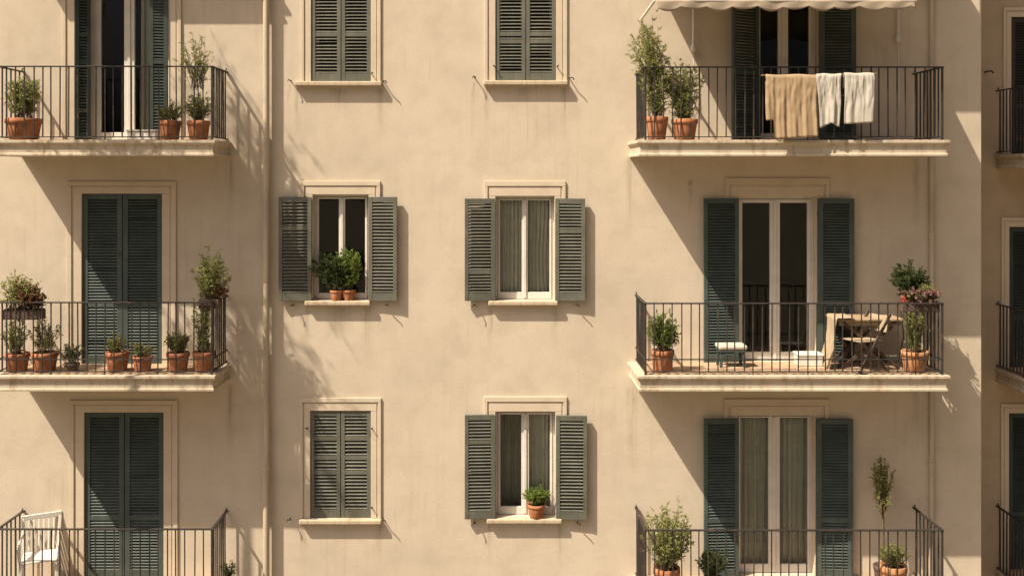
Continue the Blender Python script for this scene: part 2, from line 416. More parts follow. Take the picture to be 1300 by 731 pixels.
def closed_pair(win, w, h, mat, rails, seed, y=.022, gap=.004):
    shutter(win, w / 2 - gap, h - .012, -w / 2 + gap / 2, y, .006, 0, 1, mat, rails, seed)
    shutter(win, w / 2 - gap, h - .012, w / 2 - gap / 2, y, .006, 0, -1, mat, rails, seed + 1)

def open_pair(win, w, h, mat, rl, rr, seed, wl=None, wr=None, al=175, ar=175, zl=0, zr=0, y=-.046, xo=.006):
    shutter(win, wl or w / 2, h, -w / 2 - xo, y, zl, R(-al), 1, mat, rl, seed, True)
    shutter(win, wr or w / 2, h, w / 2 + xo, y, zr, R(ar), -1, mat, rr, seed + 1, True)
    for x in (-w / 2 - .012, w / 2 + .012):
        for z in (.16, h - .2): catch(win, [(x, .0, z), (x, -.055, z), (x, -.06, z + .03)], .009)

# middle windows ------------------------------------------------------------
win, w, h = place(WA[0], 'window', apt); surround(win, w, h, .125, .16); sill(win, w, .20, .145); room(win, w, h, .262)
closed_pair(win, w, h, M['win_shutter'], (.44,), 10)
catch(win, [(w / 2 + .01, -.005, .10), (w / 2 + .012, -.05, .10), (w / 2 + .03, -.055, .115)]); holdback(win, -w / 2 - .26, .005, -1, 1); holdback(win, w / 2 + .16, 0, 1)
win, w, h = place(WB[0], 'window', apt); surround(win, w, h, .14, .16); sill(win, w, .15, .145); room(win, w, h, .262)
closed_pair(win, w, h, M['win_shutter'], (.37, .44), 12)
for d in (-1, 1): catch(win, [(d * (w / 2 + .01), -.005, .18), (d * (w / 2 + .012), -.05, .18), (d * (w / 2 + .03), -.055, .195)])
holdback(win, -w / 2 - .27, .04, -1, 1); holdback(win, w / 2 + .17, .03, 1)
win, w, h = place(WA[1], 'window', apt, stile=.055, mid=.075, bot=.08); surround(win, w, h, .15, .17); sill(win, w, .09, .03); room(win, w, h, .262)
open_pair(win, w, h - .03, M['win_shutter'], (.7,), (), 14, .415, .365, 177.5, 177)
holdback(win, -w / 2 - .25, -.06, -1, 1); holdback(win, w / 2 + .24, -.055, 1, 1)
win, w, h = place(WB[1], 'window', apt, stile=.055, mid=.075, bot=.09); surround(win, w, h, .14, .19); sill(win, w, .09, .04); room(win, w, h, .262)
open_pair(win, w, h - .03, M['win_shutter'], (.28,), (.68,), 16, .385, .38, 177, 177.5)
holdback(win, -w / 2 - .27, -.06, -1, 1); holdback(win, w / 2 + .29, -.06, 1, 1)
win, w, h = place(WA[2], 'window', apt); surround(win, w, h, .13, .165); sill(win, w, .13, .14); room(win, w, h, .262)
closed_pair(win, w, h, M['win_shutter'], (.42, .56, .74), 18)
for z in (.14, 1.14): catch(win, [(w / 2 + .01, -.005, z), (w / 2 + .012, -.05, z), (w / 2 + .03, -.055, z + .015)])
catch(win, [(-w / 2 - .03, -.005, 1.14), (-w / 2 - .035, -.05, 1.14), (-w / 2 - .05, -.055, 1.155)])
holdback(win, -w / 2 - .26, -.005, -1, 1); holdback(win, w / 2 + .15, .0, 1)
win, w, h = place(WB[2], 'window', apt, stile=.06, mid=.095, bot=.10); surround(win, w, h, .145, .19); sill(win, w, .11, .08); room(win, w, h, .262)
open_pair(win, w, h - .03, M['win_shutter'], (.74,), (), 20, .385, .395, 177, 177.5, 0, -.01)
holdback(win, -w / 2 - .27, -.06, -1, 1); holdback(win, w / 2 + .29, -.06, 1, 1)

# left balcony doors ----------------------------------------------------------
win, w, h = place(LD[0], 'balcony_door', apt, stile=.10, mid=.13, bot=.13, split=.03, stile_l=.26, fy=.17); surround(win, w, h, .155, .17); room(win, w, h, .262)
shutter(win, .19, h - .02, -w / 2 + .012, -.03, .01, R(28), 1, M['shaded_green'], (.45,), 30)
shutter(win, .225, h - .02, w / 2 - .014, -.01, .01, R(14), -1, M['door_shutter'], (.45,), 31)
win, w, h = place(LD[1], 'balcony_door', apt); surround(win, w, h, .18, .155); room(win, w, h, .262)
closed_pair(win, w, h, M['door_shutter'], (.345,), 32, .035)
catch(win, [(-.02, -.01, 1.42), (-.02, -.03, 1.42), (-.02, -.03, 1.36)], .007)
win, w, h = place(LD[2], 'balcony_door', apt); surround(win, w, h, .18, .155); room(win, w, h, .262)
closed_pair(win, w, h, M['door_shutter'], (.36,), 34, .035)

# right balcony doors ---------------------------------------------------------
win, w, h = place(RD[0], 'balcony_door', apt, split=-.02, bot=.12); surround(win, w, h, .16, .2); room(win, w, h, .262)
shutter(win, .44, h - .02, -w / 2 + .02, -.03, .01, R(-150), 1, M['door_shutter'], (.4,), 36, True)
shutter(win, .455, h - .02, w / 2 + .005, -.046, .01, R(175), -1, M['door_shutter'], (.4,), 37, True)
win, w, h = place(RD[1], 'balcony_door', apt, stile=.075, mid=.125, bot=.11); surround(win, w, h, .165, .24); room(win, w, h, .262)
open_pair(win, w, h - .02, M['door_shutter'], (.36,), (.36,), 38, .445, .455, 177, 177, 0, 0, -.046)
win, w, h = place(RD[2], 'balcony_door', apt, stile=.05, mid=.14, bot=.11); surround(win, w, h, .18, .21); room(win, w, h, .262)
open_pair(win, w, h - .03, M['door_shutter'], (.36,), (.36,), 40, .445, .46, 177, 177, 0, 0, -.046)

# wall hook under the upper right balcony
bm = B(); tube(bm, [(PX(875), .01, PZ(234)), (PX(875), -.03, PZ(234)), (PX(877), -.035, PZ(231))], .014, 7); obj('wall_hook', bm, M['sill'], apt)

# balconies --------------------------------------------------------------------
def moulded_slab(xl, xr, ztop, d, y, t=.19, right_open=True):
    """slab whose nosing steps back below the top lip, with a small lip at the very bottom"""
    bm = B()
    prof = [(0, 0), (0, -.032), (-.012, -.052), (-.030, -.068), (-.033, -.080), (-.033, -.155), (-.020, -.160), (-.020, -t), (-.05, -t)]
    rings = []
    for off, z in prof:
        e = -off
        rings.append([bm.verts.new(c) for c in ((xl + e, y, ztop + z), (xl + e, y - d + e, ztop + z), (xr - e, y - d + e, ztop + z), (xr - e, y, ztop + z))])
    for a, b in zip(rings, rings[1:]):
        for k in range(3): bm.faces.new((a[k], a[k + 1], b[k + 1], b[k]))
    bm.faces.new(rings[0]); bm.faces.new(rings[-1][::-1])
    return bm

def balcony(root, xl, xr, rl, rr, ztop, zrail, d, dr, y=0, seed=0, low_rail=False, left_n=7, right_n=7, pitch=.108, tiles=True, floorm=True):
    """xl..xr slab, rl..rr railing (world X at its own plane), d slab depth, dr railing depth, y facade plane"""
    rnd = random.Random(seed)
    bl = obj('balcony', moulded_slab(xl, xr, ztop, d, y), M['slab'], root, bevel=.005)
    if floorm:
        bm = B(); box(bm, rl + .04, rr - .04, y - dr + .05, y - .012, ztop + .001, ztop + .010); obj('floor_tiles', bm, M['floor'], bl)
    bm = B(); H = zrail - ztop; yf = y - dr
    hb, zb = .011, ztop + .045
    n = round((rr - rl) / pitch)
    for i in range(1, n):
        x = rl + (rr - rl) * i / n + rnd.uniform(-.007, .007); lean = rnd.uniform(-.006, .006)
        z0 = ztop - .0 if i % 6 == 0 else zb - .012
        beam(bm, (x, yf, z0), (x + lean, yf, zrail - .008), .0125, .0125)
    for x, nn in ((rl, left_n), (rr, right_n)):
        for i in range(1, nn):
            yy = yf + dr * i / nn
            beam(bm, (x, yy, zb - .012), (x + rnd.uniform(-.004, .004), yy, zrail - .008), .015, .015)
    def rail_path(z, w, hgt):
        box(bm, rl - w / 2, rr + w / 2, yf - w / 2, yf + w / 2, z - hgt, z)
        box(bm, rl - w / 2 + .0005, rl + w / 2, yf + w / 2, y + .01, z - hgt, z); box(bm, rr - w / 2, rr + w / 2 - .0005, yf + w / 2, y + .01, z - hgt, z)
    rail_path(zb, .020, .012)
    if low_rail: rail_path(ztop + .19, .018, .012)
    obj('railing', bm, M['iron'], bl)
    bm = B(); rail_path(zrail, .036, .016); obj('handrail', bm, M['iron'], bl, bevel=.003)
    for x in (rl, rr):
        bm = B(); beam(bm, (x, yf, ztop - .02), (x, yf, zrail - .016), .024, .024); obj('corner_post', bm, M['iron'], bl, bevel=.003)
        bm = B(); tube(bm, [(x, y + .01, zrail - .008), (x, y - .04, zrail - .004), (x, y - .05, zrail + .022), (x, y - .028, zrail + .03)], .009, 6); obj('rail_scroll', bm, M['iron'], bl)
    return bl

sR = (D - .9) / D; sL = (D - .75) / D
for i in range(3):
    balcony(apt, PX(809, .9) , PX(1207, .9), PX(820, .88), PX(1198, .88), floorR[i], railR[i], .9, .84, 0, 50 + i, i == 1, 8, 8)
    balcony(apt, PX(-12, .75), PX(273, .75), PX(-5, .72), PX(268, .72), floorL[i], railL[i], .75, .68, 0, 60 + i, i == 1, 6, 8)
# the balconies one storey up, just above the frame: their shadows fall into it
balcony(apt, PX(809, .9), PX(1207, .9), PX(820, .88) + .02, PX(1198, .88), PZ(-104), PZ(-104) + .88, .90, .84, 0, 70, False, 8, 8)
balcony(apt, PX(-22, .75), PX(273, .75), PX(-5, .72), PX(268, .72), PZ(-104), PZ(-104) + .88, .47, .43, 0, 71, False, 5, 5)

# wing at the right edge, its wall 1.3 m further back ---------------------------
WY = 1.3
def WX(px): return PX(px, -WY)
def WZ(py): return PZ(py, -WY)
wr = [WZ(115), WZ(385), WZ(641)]; wf = [z - .90 for z in wr]
wops = [(WX(1283.5), WX(1283.5) + 1.05, wf[0], WZ(22)), (WX(1281), WX(1281) + 1.05, wf[1], WZ(288)), (WX(1280.5), WX(1280.5) + 1.05, wf[2], WZ(524))]
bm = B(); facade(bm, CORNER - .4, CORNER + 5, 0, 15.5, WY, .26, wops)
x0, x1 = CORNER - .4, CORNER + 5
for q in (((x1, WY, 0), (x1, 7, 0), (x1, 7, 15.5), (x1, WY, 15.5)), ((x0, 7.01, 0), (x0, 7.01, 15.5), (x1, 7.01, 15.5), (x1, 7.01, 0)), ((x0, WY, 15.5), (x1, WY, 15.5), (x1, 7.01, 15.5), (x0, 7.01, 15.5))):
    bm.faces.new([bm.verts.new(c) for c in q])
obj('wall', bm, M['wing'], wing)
for i, op in enumerate(wops):
    win, w, h = place(op, 'balcony_door', wing, WY); surround(win, w, h, .115, .13, 0, 0); room(win, w, h, .262)
    closed_pair(win, w, h, M['dark_shutter' if i == 0 else 'shaded_green'], (.35,), 80 + i, .035)
    balcony(wing, WX(1262), WX(1262) + 2.6, WX(1265.5), WX(1265.5) + 2.5, wf[i], wr[i], .80, .74, WY, 90 + i, False, 8, 8, .115)
bm = B(); x, z = WX(1250), WZ(92); tube(bm, [(x, WY + .01, z), (x, WY - .06, z), (x + .05, WY - .09, z + .01), (x + .08, WY - .09, z - .02)], .012, 6); obj('wall_hook', bm, M['iron'], wing)

# ---------------------------------------------------------------- street below
bm = B(); s = 400
bm.faces.new([bm.verts.new(c) for c in ((-s, -s, 0), (s, -s, 0), (s, 60, 0), (-s, 60, 0))])
o = obj('street', bm, M['street']); o['kind'] = 'structure'

# ---------------------------------------------------------------- downpipes
def downpipe(px, r, off, label, joints):
    t = thing('downpipe', label, 'drainpipe', (PX(px, off), -off, 0), group='downpipes on the facade')
    bm = B(); tube(bm, [(0, 0, .1 + 15.2 * i / 10) for i in range(11)], r, 14, True); obj('pipe', bm, M['pipe'], t, smooth=True)
    for py in joints:
        z = PZ(py); bm = B(); lathe(bm, [(r * 1.02, -.045), (r * 1.28, -.04), (r * 1.28, .04), (r * 1.02, .045)], 14, (0, 0, z)); beam(bm, (0, 0, z), (0, off + .02, z), .018, .03); obj('bracket', bm, M['pipe'], t)
downpipe(338, .040, .078, 'thick beige downpipe in full sun beside the three left balconies', (592, -90))
downpipe(1183, .030, .042, 'thin beige downpipe running behind the right ends of the right balconies', (86, 300, 590))

# ---------------------------------------------------------------- awning over the top right balcony
aw = thing('awning', 'cream canvas drop-arm awning with scalloped valance over the balcony with washing', 'awning', (PX(816, 0), 0, PZ(-60)))
ox, oz = PX(816), PZ(-60); dA = 1.2
fx0, fx1, fz = PX(833, dA) - ox, PX(1161, dA) - ox, PZ(1, dA) - oz
bm = B(); nx, ny = 60, 8; g = []
for j in range(ny + 1):
    t = j / ny; row = []
    for i in range(nx + 1):
        x = fx0 + (fx1 - fx0) * i / nx
        sag = -.03 * math.sin(math.pi * t) * (1 + .5 * math.sin(i * .9)) - .006 * math.sin(i * .47)
        row.append(bm.verts.new((x, -.02 - (dA - .02) * t, fz * t + sag * (1 if 0 < j < ny else 0))))
    g.append(row)
for j in range(ny):
    for i in range(nx): bm.faces.new((g[j][i], g[j][i + 1], g[j + 1][i + 1], g[j + 1][i]))
obj('canopy', bm, M['awning'], aw, smooth=True, solid=.004)
bm = B(); n = 150; g = []; rnd = random.Random(4)
for i in range(n + 1):
    u = i / n; x = fx0 - .01 + (fx1 - fx0 + .02) * u
    k = (u * 10.2) % 1
    drop = .075 + .045 * abs(math.sin(math.pi * u * 10.2)) ** .7 + .012 * math.sin(u * 31) + (.05 if i < 2 else 0)
    col = []
    for j in range(6):
        t = j / 5
        col.append(bm.verts.new((x, -dA - .012 - .012 * math.sin(u * 64 + t) * t - .008 * math.sin(u * 23), fz + .005 - drop * t)))
    g.append(col)
for a, b in zip(g, g[1:]):
    for j in range(5): bm.faces.new((a[j], b[j], b[j + 1], a[j + 1]))
obj('valance', bm, M['awning'], aw, smooth=True, solid=.004)
bm = B(); tube(bm, [(fx0 - .02, -dA, fz), (fx1 + .02, -dA, fz)], .017, 8); obj('front_bar', bm, M['frame'], aw)
for x, zz in ((fx0 - .015, PZ(20) - oz), (fx1 + .015, PZ(-4) - oz)):
    bm = B(); beam(bm, (x, -.03, zz - .06), (x, -dA, fz), .02, .028); obj('arm', bm, M['frame'], aw)
for px, py0, py1 in ((880, 63, 96), (1140, 50, 96)):
    x = PX(px, .05) - ox
    bm = B(); tube(bm, [(x, -.05, -.02), (x + .003, -.05, PZ(py0) - oz)], .017, 8)
    lathe(bm, [(.018, -.05), (.034, -.03), (.036, .02), (.02, .05)], 10, (x, -.05, PZ(py0) - oz)); beam(bm, (x, -.05, PZ(py0) - oz), (x, .0, PZ(py0) - oz), .03, .03)
    tube(bm, [(x, -.05, PZ(py0) - oz), (x + .012, -.05, PZ(py1) - oz), (x + .01, -.06, PZ(py1 + 40) - oz)], .007, 6)
    obj('crank_rod', bm, M['frame'], aw)

# ---------------------------------------------------------------- cloth
def hanging(name, label, cat, mat, pl, pr, ptop, pbot, p, folds, amp, seed, hem=None, back=.3, group=None, taper=0):
    rnd = random.Random(seed); xl, xr = PX(pl, p), PX(pr, p); z1, z0 = PZ(ptop, p), PZ(pbot, p)
    cx = (xl + xr) / 2; W = xr - xl; Hh = z1 - z0; nx = 44; g = []; bm = B()
    ph = [rnd.uniform(0, 6.3) for _ in range(5)]
    path = [(.02, -back * Hh), (.02, -.06), (.016, -.01), (0, .006), (-.016, -.01)]
    nb = len(path)
    for i in range(nx + 1):
        u = i / nx; col = []
        dz = 0 if hem is None else hem(u) * Hh
        def wv(t): return amp * t * (math.sin(u * folds * 6.28 + ph[0] + 1.2 * t) + .6 * math.sin(u * folds * 2.3 * 6.28 + ph[1] - 2 * t) + .35 * math.sin(t * 9 + ph[3] + u * 5)) + .010 * (mn.noise(Vector((u * W * 22, t * Hh * 5, seed))) * min(1, .4 + t)) + .010 * mn.noise(Vector((u * W * 45, t * Hh * 13, seed + 7))) * (1.3 - t)
        for (yy, zz) in path: col.append(bm.verts.new((-W / 2 + u * W, yy + .25 * wv(.5), zz + .004 * math.sin(u * 9 + ph[2]))))
        for j in range(1, 25):
            t = j / 24
            x = (-W / 2 + u * W) * (1 - taper * t) + .008 * math.sin(t * 4 + ph[2])
            col.append(bm.verts.new((x, -.018 + wv(min(1, .25 + t)) - .01 * t, -.01 - (Hh - dz) * t)))
        g.append(col)
    for a, b in zip(g, g[1:]):
        for j in range(len(a) - 1): bm.faces.new((a[j], b[j], b[j + 1], a[j + 1]))
    o = obj(name, bm, mat, None, (cx, -p, z1), smooth=True, solid=.003)
    return tag(o, label, cat, group)
DP = .955
rod = thing('drying_rod', 'thin metal drying rod clipped outside the top right balcony railing', 'clothes rod', (PX(1040, DP), -DP, PZ(96, DP)))
bm = B(); tube(bm, [(PX(966, DP) - PX(1040, DP), 0, 0), (0, 0, .004), (PX(1113, DP) - PX(1040, DP), 0, .022)], .0065, 6); obj('bar', bm, M['wood'], rod)
for px in (969, 1110):
    x = PX(px, DP) - PX(1040, DP); bm = B(); tube(bm, [(x, 0, .01), (x, .06, .03), (x, .10, railR[0] - PZ(96, DP) + .004)], .005, 6); obj('clip', bm, M['iron'], rod)
hanging('towel', 'long tan crinkled linen towel hanging over the top right railing', 'towel', M['tan'], 972, 1037, 95.5, 177, DP, 4.2, .007, 3, lambda u: .05 * u + (.30 if u < .14 else 0) * 1, .28)
hanging('shirt', 'small white cotton shirt with uneven hem hanging beside the tan towel', 'laundry', M['offwhite'], 1036, 1068, 94.5, 163, DP, 1.5, .011, 5, lambda u: .02 + .09 * (1 - abs(2 * u - 1.15)), .3, taper=.22)
hanging('pillowcase', 'square white pillowcase hanging rightmost on the drying rod', 'laundry', M['offwhite'], 1071, 1109, 93.5, 157, DP, 1.3, .006, 9, lambda u: .03 * u, .3, taper=.03)

# ---------------------------------------------------------------- curtains
def curtain(label, op, a, b, folds, seed, y=.215, pull=0):
    rnd = random.Random(seed); xl, xr = op[0] + (op[1] - op[0]) * a, op[0] + (op[1] - op[0]) * b
    H = op[3] - op[2] - .02; bm = B(); nx = 90; g = []; ph = rnd.uniform(0, 6)
    for i in range(nx + 1):
        u = i / nx; col = []
        for j in range(13):
            t = j / 12
            k = 1 - pull * math.exp(-((t - .62) / .3) ** 2)
            col.append(bm.verts.new((xl + (xr - xl) * (u * k + .06 * math.sin(t * 3 + ph) * pull), .022 * math.sin(u * folds * 6.28 + ph + .7 * math.sin(t * 2)) + .010 * math.sin(u * folds * 14.1 + t + ph), H * (1 - t))))
        g.append(col)
    for p, q in zip(g, g[1:]):
        for j in range(12): bm.faces.new((p[j], q[j], q[j + 1], p[j + 1]))
    o = obj('curtain', bm, M['pale_curtain' if op[3] - op[2] < 1.6 and y < .5 else 'curtain'], None, (0, y, op[2] + .01), smooth=True, solid=.002)
    tag(o, label, 'curtain', 'curtains behind the glass')
curtain('sage curtain behind left pane of the middle floor window with both curtains drawn', WB[1], .02, .47, 6, 1)
curtain('sage curtain behind right pane of the middle floor window with both curtains drawn', WB[1], .53, .99, 6, 2, pull=.12)
curtain('pale sage curtain behind the right pane above the small round potted bush', WB[2], .54, .99, 6, 3, .215)
curtain('dark flat curtain behind the left pane of the window with the round potted bush', WB[2], -.05, .52, 4, 4, .55)
curtain('long curtain behind the left pane of the bottom right balcony door', RD[2], .0, .48, 6, 5, .25)
curtain('long curtain behind the right pane of the bottom right balcony door', RD[2], .52, 1.0, 6, 6, .25)
curtain('long green curtain inside the open top left balcony door', LD[0], .62, 1.02, 6, 7, .26)

# ---------------------------------------------------------------- plants
def leafq(bm, p, d, L, w, rnd):
    d = d.normalized(); s = d.cross(Vector((rnd.uniform(-1, 1), rnd.uniform(-1, 1), rnd.uniform(-.4, 1))))
    if s.length < 1e-3: return
    s.normalize(); n = s.cross(d)
    a = bm.verts.new(p); b = bm.verts.new(p + d * L * .5 + s * w / 2 + n * L * .06); c = bm.verts.new(p + d * L - n * L * .08); e = bm.verts.new(p + d * L * .5 - s * w / 2 + n * L * .06)
    bm.faces.new((a, b, c, e))
def foliage(root, z, seed, h, sx, stems=26, twigs=9, per=6, leaf=.035, lw=.012, twig=.09, t0=.25, trunk=0, lean=(0, 0), dome=.5, mat='olive', depth=.75, flower=None, fl_n=0, up=.5, sr=.004, core=.02, stray=.12, arc=.62):
    stems = round(stems * 1.5); per = round(per * 1.8); lw *= 1.1; leaf *= .92; stray = max(stray, .25) if stray else 0; t0 = min(t0, .2)
    rnd = random.Random(seed); bm, bs, bf = B(), B(), B()
    base = Vector((0, 0, z))
    if trunk:
        top = Vector((lean[0] * .5, lean[1] * .5, z + trunk))
        tube(bs, [base, (base + top) / 2 + Vector((rnd.uniform(-.015, .015), 0, 0)), top], [sr * 2.6, sr * 2.2, sr * 1.9], 5)
    else: top = base
    H = h - trunk
    gaps = [(rnd.uniform(0, 6.28), rnd.uniform(.2, 1)) for _ in range(4)]
    for i in range(stems):
        a = rnd.uniform(0, 6.28); rr = math.sqrt(rnd.random())
        if any(abs((a - g + 3.14) % 6.28 - 3.14) < .28 and rr > .45 for g, _ in gaps) and rnd.random() < .75: continue
        x, y = rr * sx * math.cos(a), rr * sx * depth * math.sin(a)
        ze = H * (1 - dome + dome * math.sqrt(max(0, 1 - rr * rr))) * rnd.uniform(.72, 1.0)
        if rnd.random() < stray: ze *= rnd.uniform(1.02, 1.22)
        s = top + Vector((rnd.uniform(-core, core), rnd.uniform(-core, core), 0 if not trunk else -rnd.uniform(0, .12) * trunk))
        e = top + Vector((x + lean[0], y + lean[1], ze)); c = top + Vector((x * arc + lean[0] * .4, y * arc + lean[1] * .4, ze * .5))
        P = lambda t: s * (1 - t) ** 2 + c * 2 * t * (1 - t) + e * t * t
        tube(bs, [P(0), P(.35), P(.7), P(1)], [sr, sr * .8, sr * .55, sr * .25], 3, False)
        for k in range(twigs):
            t = t0 + (1 - t0) * (k + rnd.random()) / twigs; q = P(min(1, t))
            out = Vector((q.x - top.x - lean[0] * t, q.y - top.y, 0)); out = out.normalized() if out.length > 1e-4 else Vector((1, 0, 0))
            d = (out * rnd.uniform(0, .8) + Vector((rnd.gauss(0, .6), rnd.gauss(0, .6), rnd.gauss(up, .4)))).normalized()
            L = twig * rnd.uniform(.5, 1.15) * (1.15 - .5 * t)
            q2 = q + d * L
            tube(bs, [q, q2], [sr * .4, sr * .2], 3, False)
            for m in range(per):
                u = (m + rnd.random()) / per
                ld = d * .6 + Vector((rnd.gauss(0, .6), rnd.gauss(0, .6), rnd.gauss(.15, .5)))
                leafq(bm, q + (q2 - q) * u, ld, leaf * rnd.uniform(.65, 1.2), lw * rnd.uniform(.7, 1.2), rnd)
            if flower and rnd.random() < fl_n and t > .5:
                for m in range(6):
                    leafq(bf, q2, Vector((rnd.gauss(0, 1), rnd.gauss(-.2, 1), rnd.gauss(.2, 1))), .028, .022, rnd)
    obj('stem', bs, M['stem'], root); obj('foliage', bm, M[mat], root)
    if flower: obj('flower', bf, M[flower], root)
    else: bf.free()

def pot(root, r, h, mat, seed, z=0):
    bm = B(); rb = r * .76
    lathe(bm, [(rb * .96, 0), (rb, .006), (r * .93, h * .74), (r * .93, h * .76), (r, h * .775), (r * 1.01, h * .86), (r, h * .985), (r * .97, h), (r * .88, h), (r * .85, h * .9), (0.0001, h * .9)], 28, (0, 0, z), .012, seed)
    return obj('pot', bm, mat, root, smooth=True, bevel=0)
def soil(po, r, h):
    bm = B(); lathe(bm, [(r * .86, h * .905), (r * .5, h * .925), (.0001, h * .935)], 16); obj('soil', bm, M['soil'], po)

def potted(label, px, p, zf, dpx, hpx, fol, mat='terra', seed=1, group='potted plants on the balconies', name='potted_plant'):
    k = (D - p) / D / 100
    t = thing(name, label, 'potted plant', (PX(px, p), -p, zf + .011), random.Random(seed).uniform(0, 6) * 0, group)
    r, h = dpx / 2 * k, hpx * k
    po = pot(t, r, h, M[mat], seed); soil(po, r, h)
    for i, f in enumerate(fol):
        f = dict(f); f['h'] = f.pop('hp') * k; f['sx'] = f.pop('wp') / 2 * k; f.setdefault('core', r * .5)
        if 'tp' in f: f['trunk'] = f.pop('tp') * k
        if 'lp' in f: f['lean'] = (f.pop('lp') * k, 0)
        foliage(t, h * .93, seed * 7 + i, **f)
    return t
OL = dict(mat='olive', leaf=.036, lw=.011)
HB = dict(mat='herb', leaf=.026, lw=.009, twig=.06)
zL, zR = floorL, floorR
pl_, pr_ = .54, .70
# top left balcony
potted('wide bushy green plant in terracotta pot at the far left of the top left balcony', 30, .48, zL[0], 44, 27, [dict(OL, hp=56, wp=52, stems=46, twigs=9, per=7, dome=.45)], seed=1)
potted('short dry herb in terracotta pot, left one of two right pots, top left balcony', 216, pl_, zL[0], 28, 24, [dict(HB, hp=24, wp=34, stems=30, twigs=6, per=7)], seed=2)
potted('tall wispy shrub in terracotta pot rising above the corner of the top left railing', 252, pl_, zL[0], 29, 24,
       [dict(HB, hp=36, wp=38, stems=36, twigs=7, per=7), dict(OL, hp=116, wp=52, tp=46, stems=26, twigs=7, per=5, dome=.7, lp=-2, leaf=.03, lw=.010, depth=.7, stray=.35, twig=.1)], seed=3)
# middle left balcony
potted('low herb in terracotta pot under the red flower trough at far left', 22, .50, zL[1], 30, 23, [dict(HB, hp=46, wp=38, stems=26, twigs=7, per=6, mat='herb')], seed=4)
potted('weedy herb in wide terracotta pot, second from left, middle left balcony', 57, .50, zL[1], 33, 24, [dict(HB, hp=42, wp=42, stems=24, twigs=7, per=6, stray=.4)], seed=5)
potted('tiny dark plant in a low dark pot on the middle left balcony', 91, .50, zL[1], 20, 10, [dict(HB, mat='dark', hp=26, wp=28, stems=18, twigs=6, per=6, stray=.4)], 'darkpot', seed=6)
potted('small grassy tuft in terracotta pot before the closed middle left shutters', 149, .50, zL[1], 30, 25, [dict(HB, hp=22, wp=30, stems=26, twigs=6, per=6, stray=.4, dome=.6)], seed=7)
potted('smallest terracotta pot with sparse tuft before the closed middle left shutters', 181, .50, zL[1], 25, 19, [dict(HB, hp=17, wp=28, stems=18, twigs=5, per=6)], seed=8)
potted('rounded herb in terracotta pot, second from right, middle left balcony', 226, .50, zL[1], 29, 24, [dict(HB, hp=26, wp=34, stems=34, twigs=7, per=7)], seed=9)
potted('upright rosemary in terracotta pot at the right corner of the middle left balcony', 259, .50, zL[1], 29, 25, [dict(OL, hp=88, wp=34, stems=26, twigs=14, per=6, dome=.55, t0=.05, twig=.055, leaf=.028, up=.8)], seed=10)
# bottom left: only a crown of leaves by the railing's right foot
potted('dark little plant outside the right railing post of the bottom left balcony', 291, .30, PZ(744, .30), 16, 8, [dict(HB, mat='dark', hp=22, wp=22, stems=16, twigs=5, per=5)], 'darkpot', seed=11)
# top right balcony
potted('tall feathery shrub overtopping the left corner of the top right railing', 834, pr_, zR[0], 28, 29,
       [dict(OL, hp=72, wp=44, stems=26, twigs=9, per=6, t0=.1, dome=.4), dict(OL, hp=128, wp=58, tp=40, stems=42, twigs=8, per=6, lp=-9, dome=.75, stray=.2)], seed=12)
potted('dense olive bush in terracotta pot, the right one in the top right balcony corner', 869, pr_, zR[0], 33, 26, [dict(OL, hp=76, wp=56, stems=52, twigs=10, per=6, t0=.06, dome=.5)], seed=13)
# middle right balcony
potted('small conical bush in terracotta pot at the left corner of the middle right balcony', 841, .66, zR[1], 30, 27, [dict(OL, hp=50, wp=40, stems=44, twigs=8, per=7, mat='green', dome=.7, leaf=.03)], seed=14)
potted('spiky rosemary in pale terracotta pot below the pink flower trough', 1161, .66, zR[1], 34, 26, [dict(OL, hp=62, wp=30, stems=24, twigs=14, per=6, dome=.35, t0=.05, twig=.04, leaf=.026, up=.9)], 'terra2', seed=15)
# bottom right balcony
potted('big leafy olive bush in terracotta pot at the left of the bottom right balcony', 846, .62, zR[2], 34, 36, [dict(OL, hp=82, wp=66, stems=64, twigs=11, per=6, t0=.12, dome=.55, stray=.25)], seed=16)
potted('dark low shrub in dark pot before the left shutter of the bottom right door', 906, .50, zR[2], 24, 18, [dict(OL, mat='dark', hp=38, wp=42, stems=30, twigs=8, per=6)], 'darkpot', seed=17)
potted('grassy plant in pale terracotta pot at the right of the bottom right balcony', 1134, .60, zR[2], 34, 38, [dict(HB, hp=28, wp=44, stems=36, twigs=6, per=7, stray=.3)], 'terra2', seed=18)
potted('tall thin bamboo-like plant with bare stem standing by the bottom right wall', 1121, .28, zR[2], 24, 24, [dict(OL, hp=138, wp=36, tp=72, stems=22, twigs=9, per=6, dome=.45, t0=.1, up=.9, stray=.3, sr=.0075)], 'darkpot', seed=19)
# window sills
zs = WA[1][2]
potted('leafy box bush in terracotta pot, right one of two on the window sill', 443, -.01, zs - .012, 18, 13, [dict(OL, mat='green', hp=54, wp=34, stems=40, twigs=9, per=7, t0=.15, dome=.35, leaf=.026, lw=.014, depth=.8)], seed=20, group='plants on window sills')
potted('darker box bush in terracotta pot, left one of two on the window sill', 427, .02, zs - .012, 16, 13, [dict(OL, mat='dark', hp=48, wp=50, stems=46, twigs=9, per=7, t0=.1, dome=.4, leaf=.026, lw=.014, lp=-9, depth=.5)], seed=21, group='plants on window sills')
potted('round bright green bush in a small terracotta pot on a window sill', 681, .0, WB[2][2] - .012, 23, 17, [dict(OL, mat='green', hp=22, wp=36, stems=52, twigs=6, per=7, t0=.3, dome=.55, leaf=.024, lw=.010, twig=.055, stray=.2)], seed=22, group='plants on window sills')

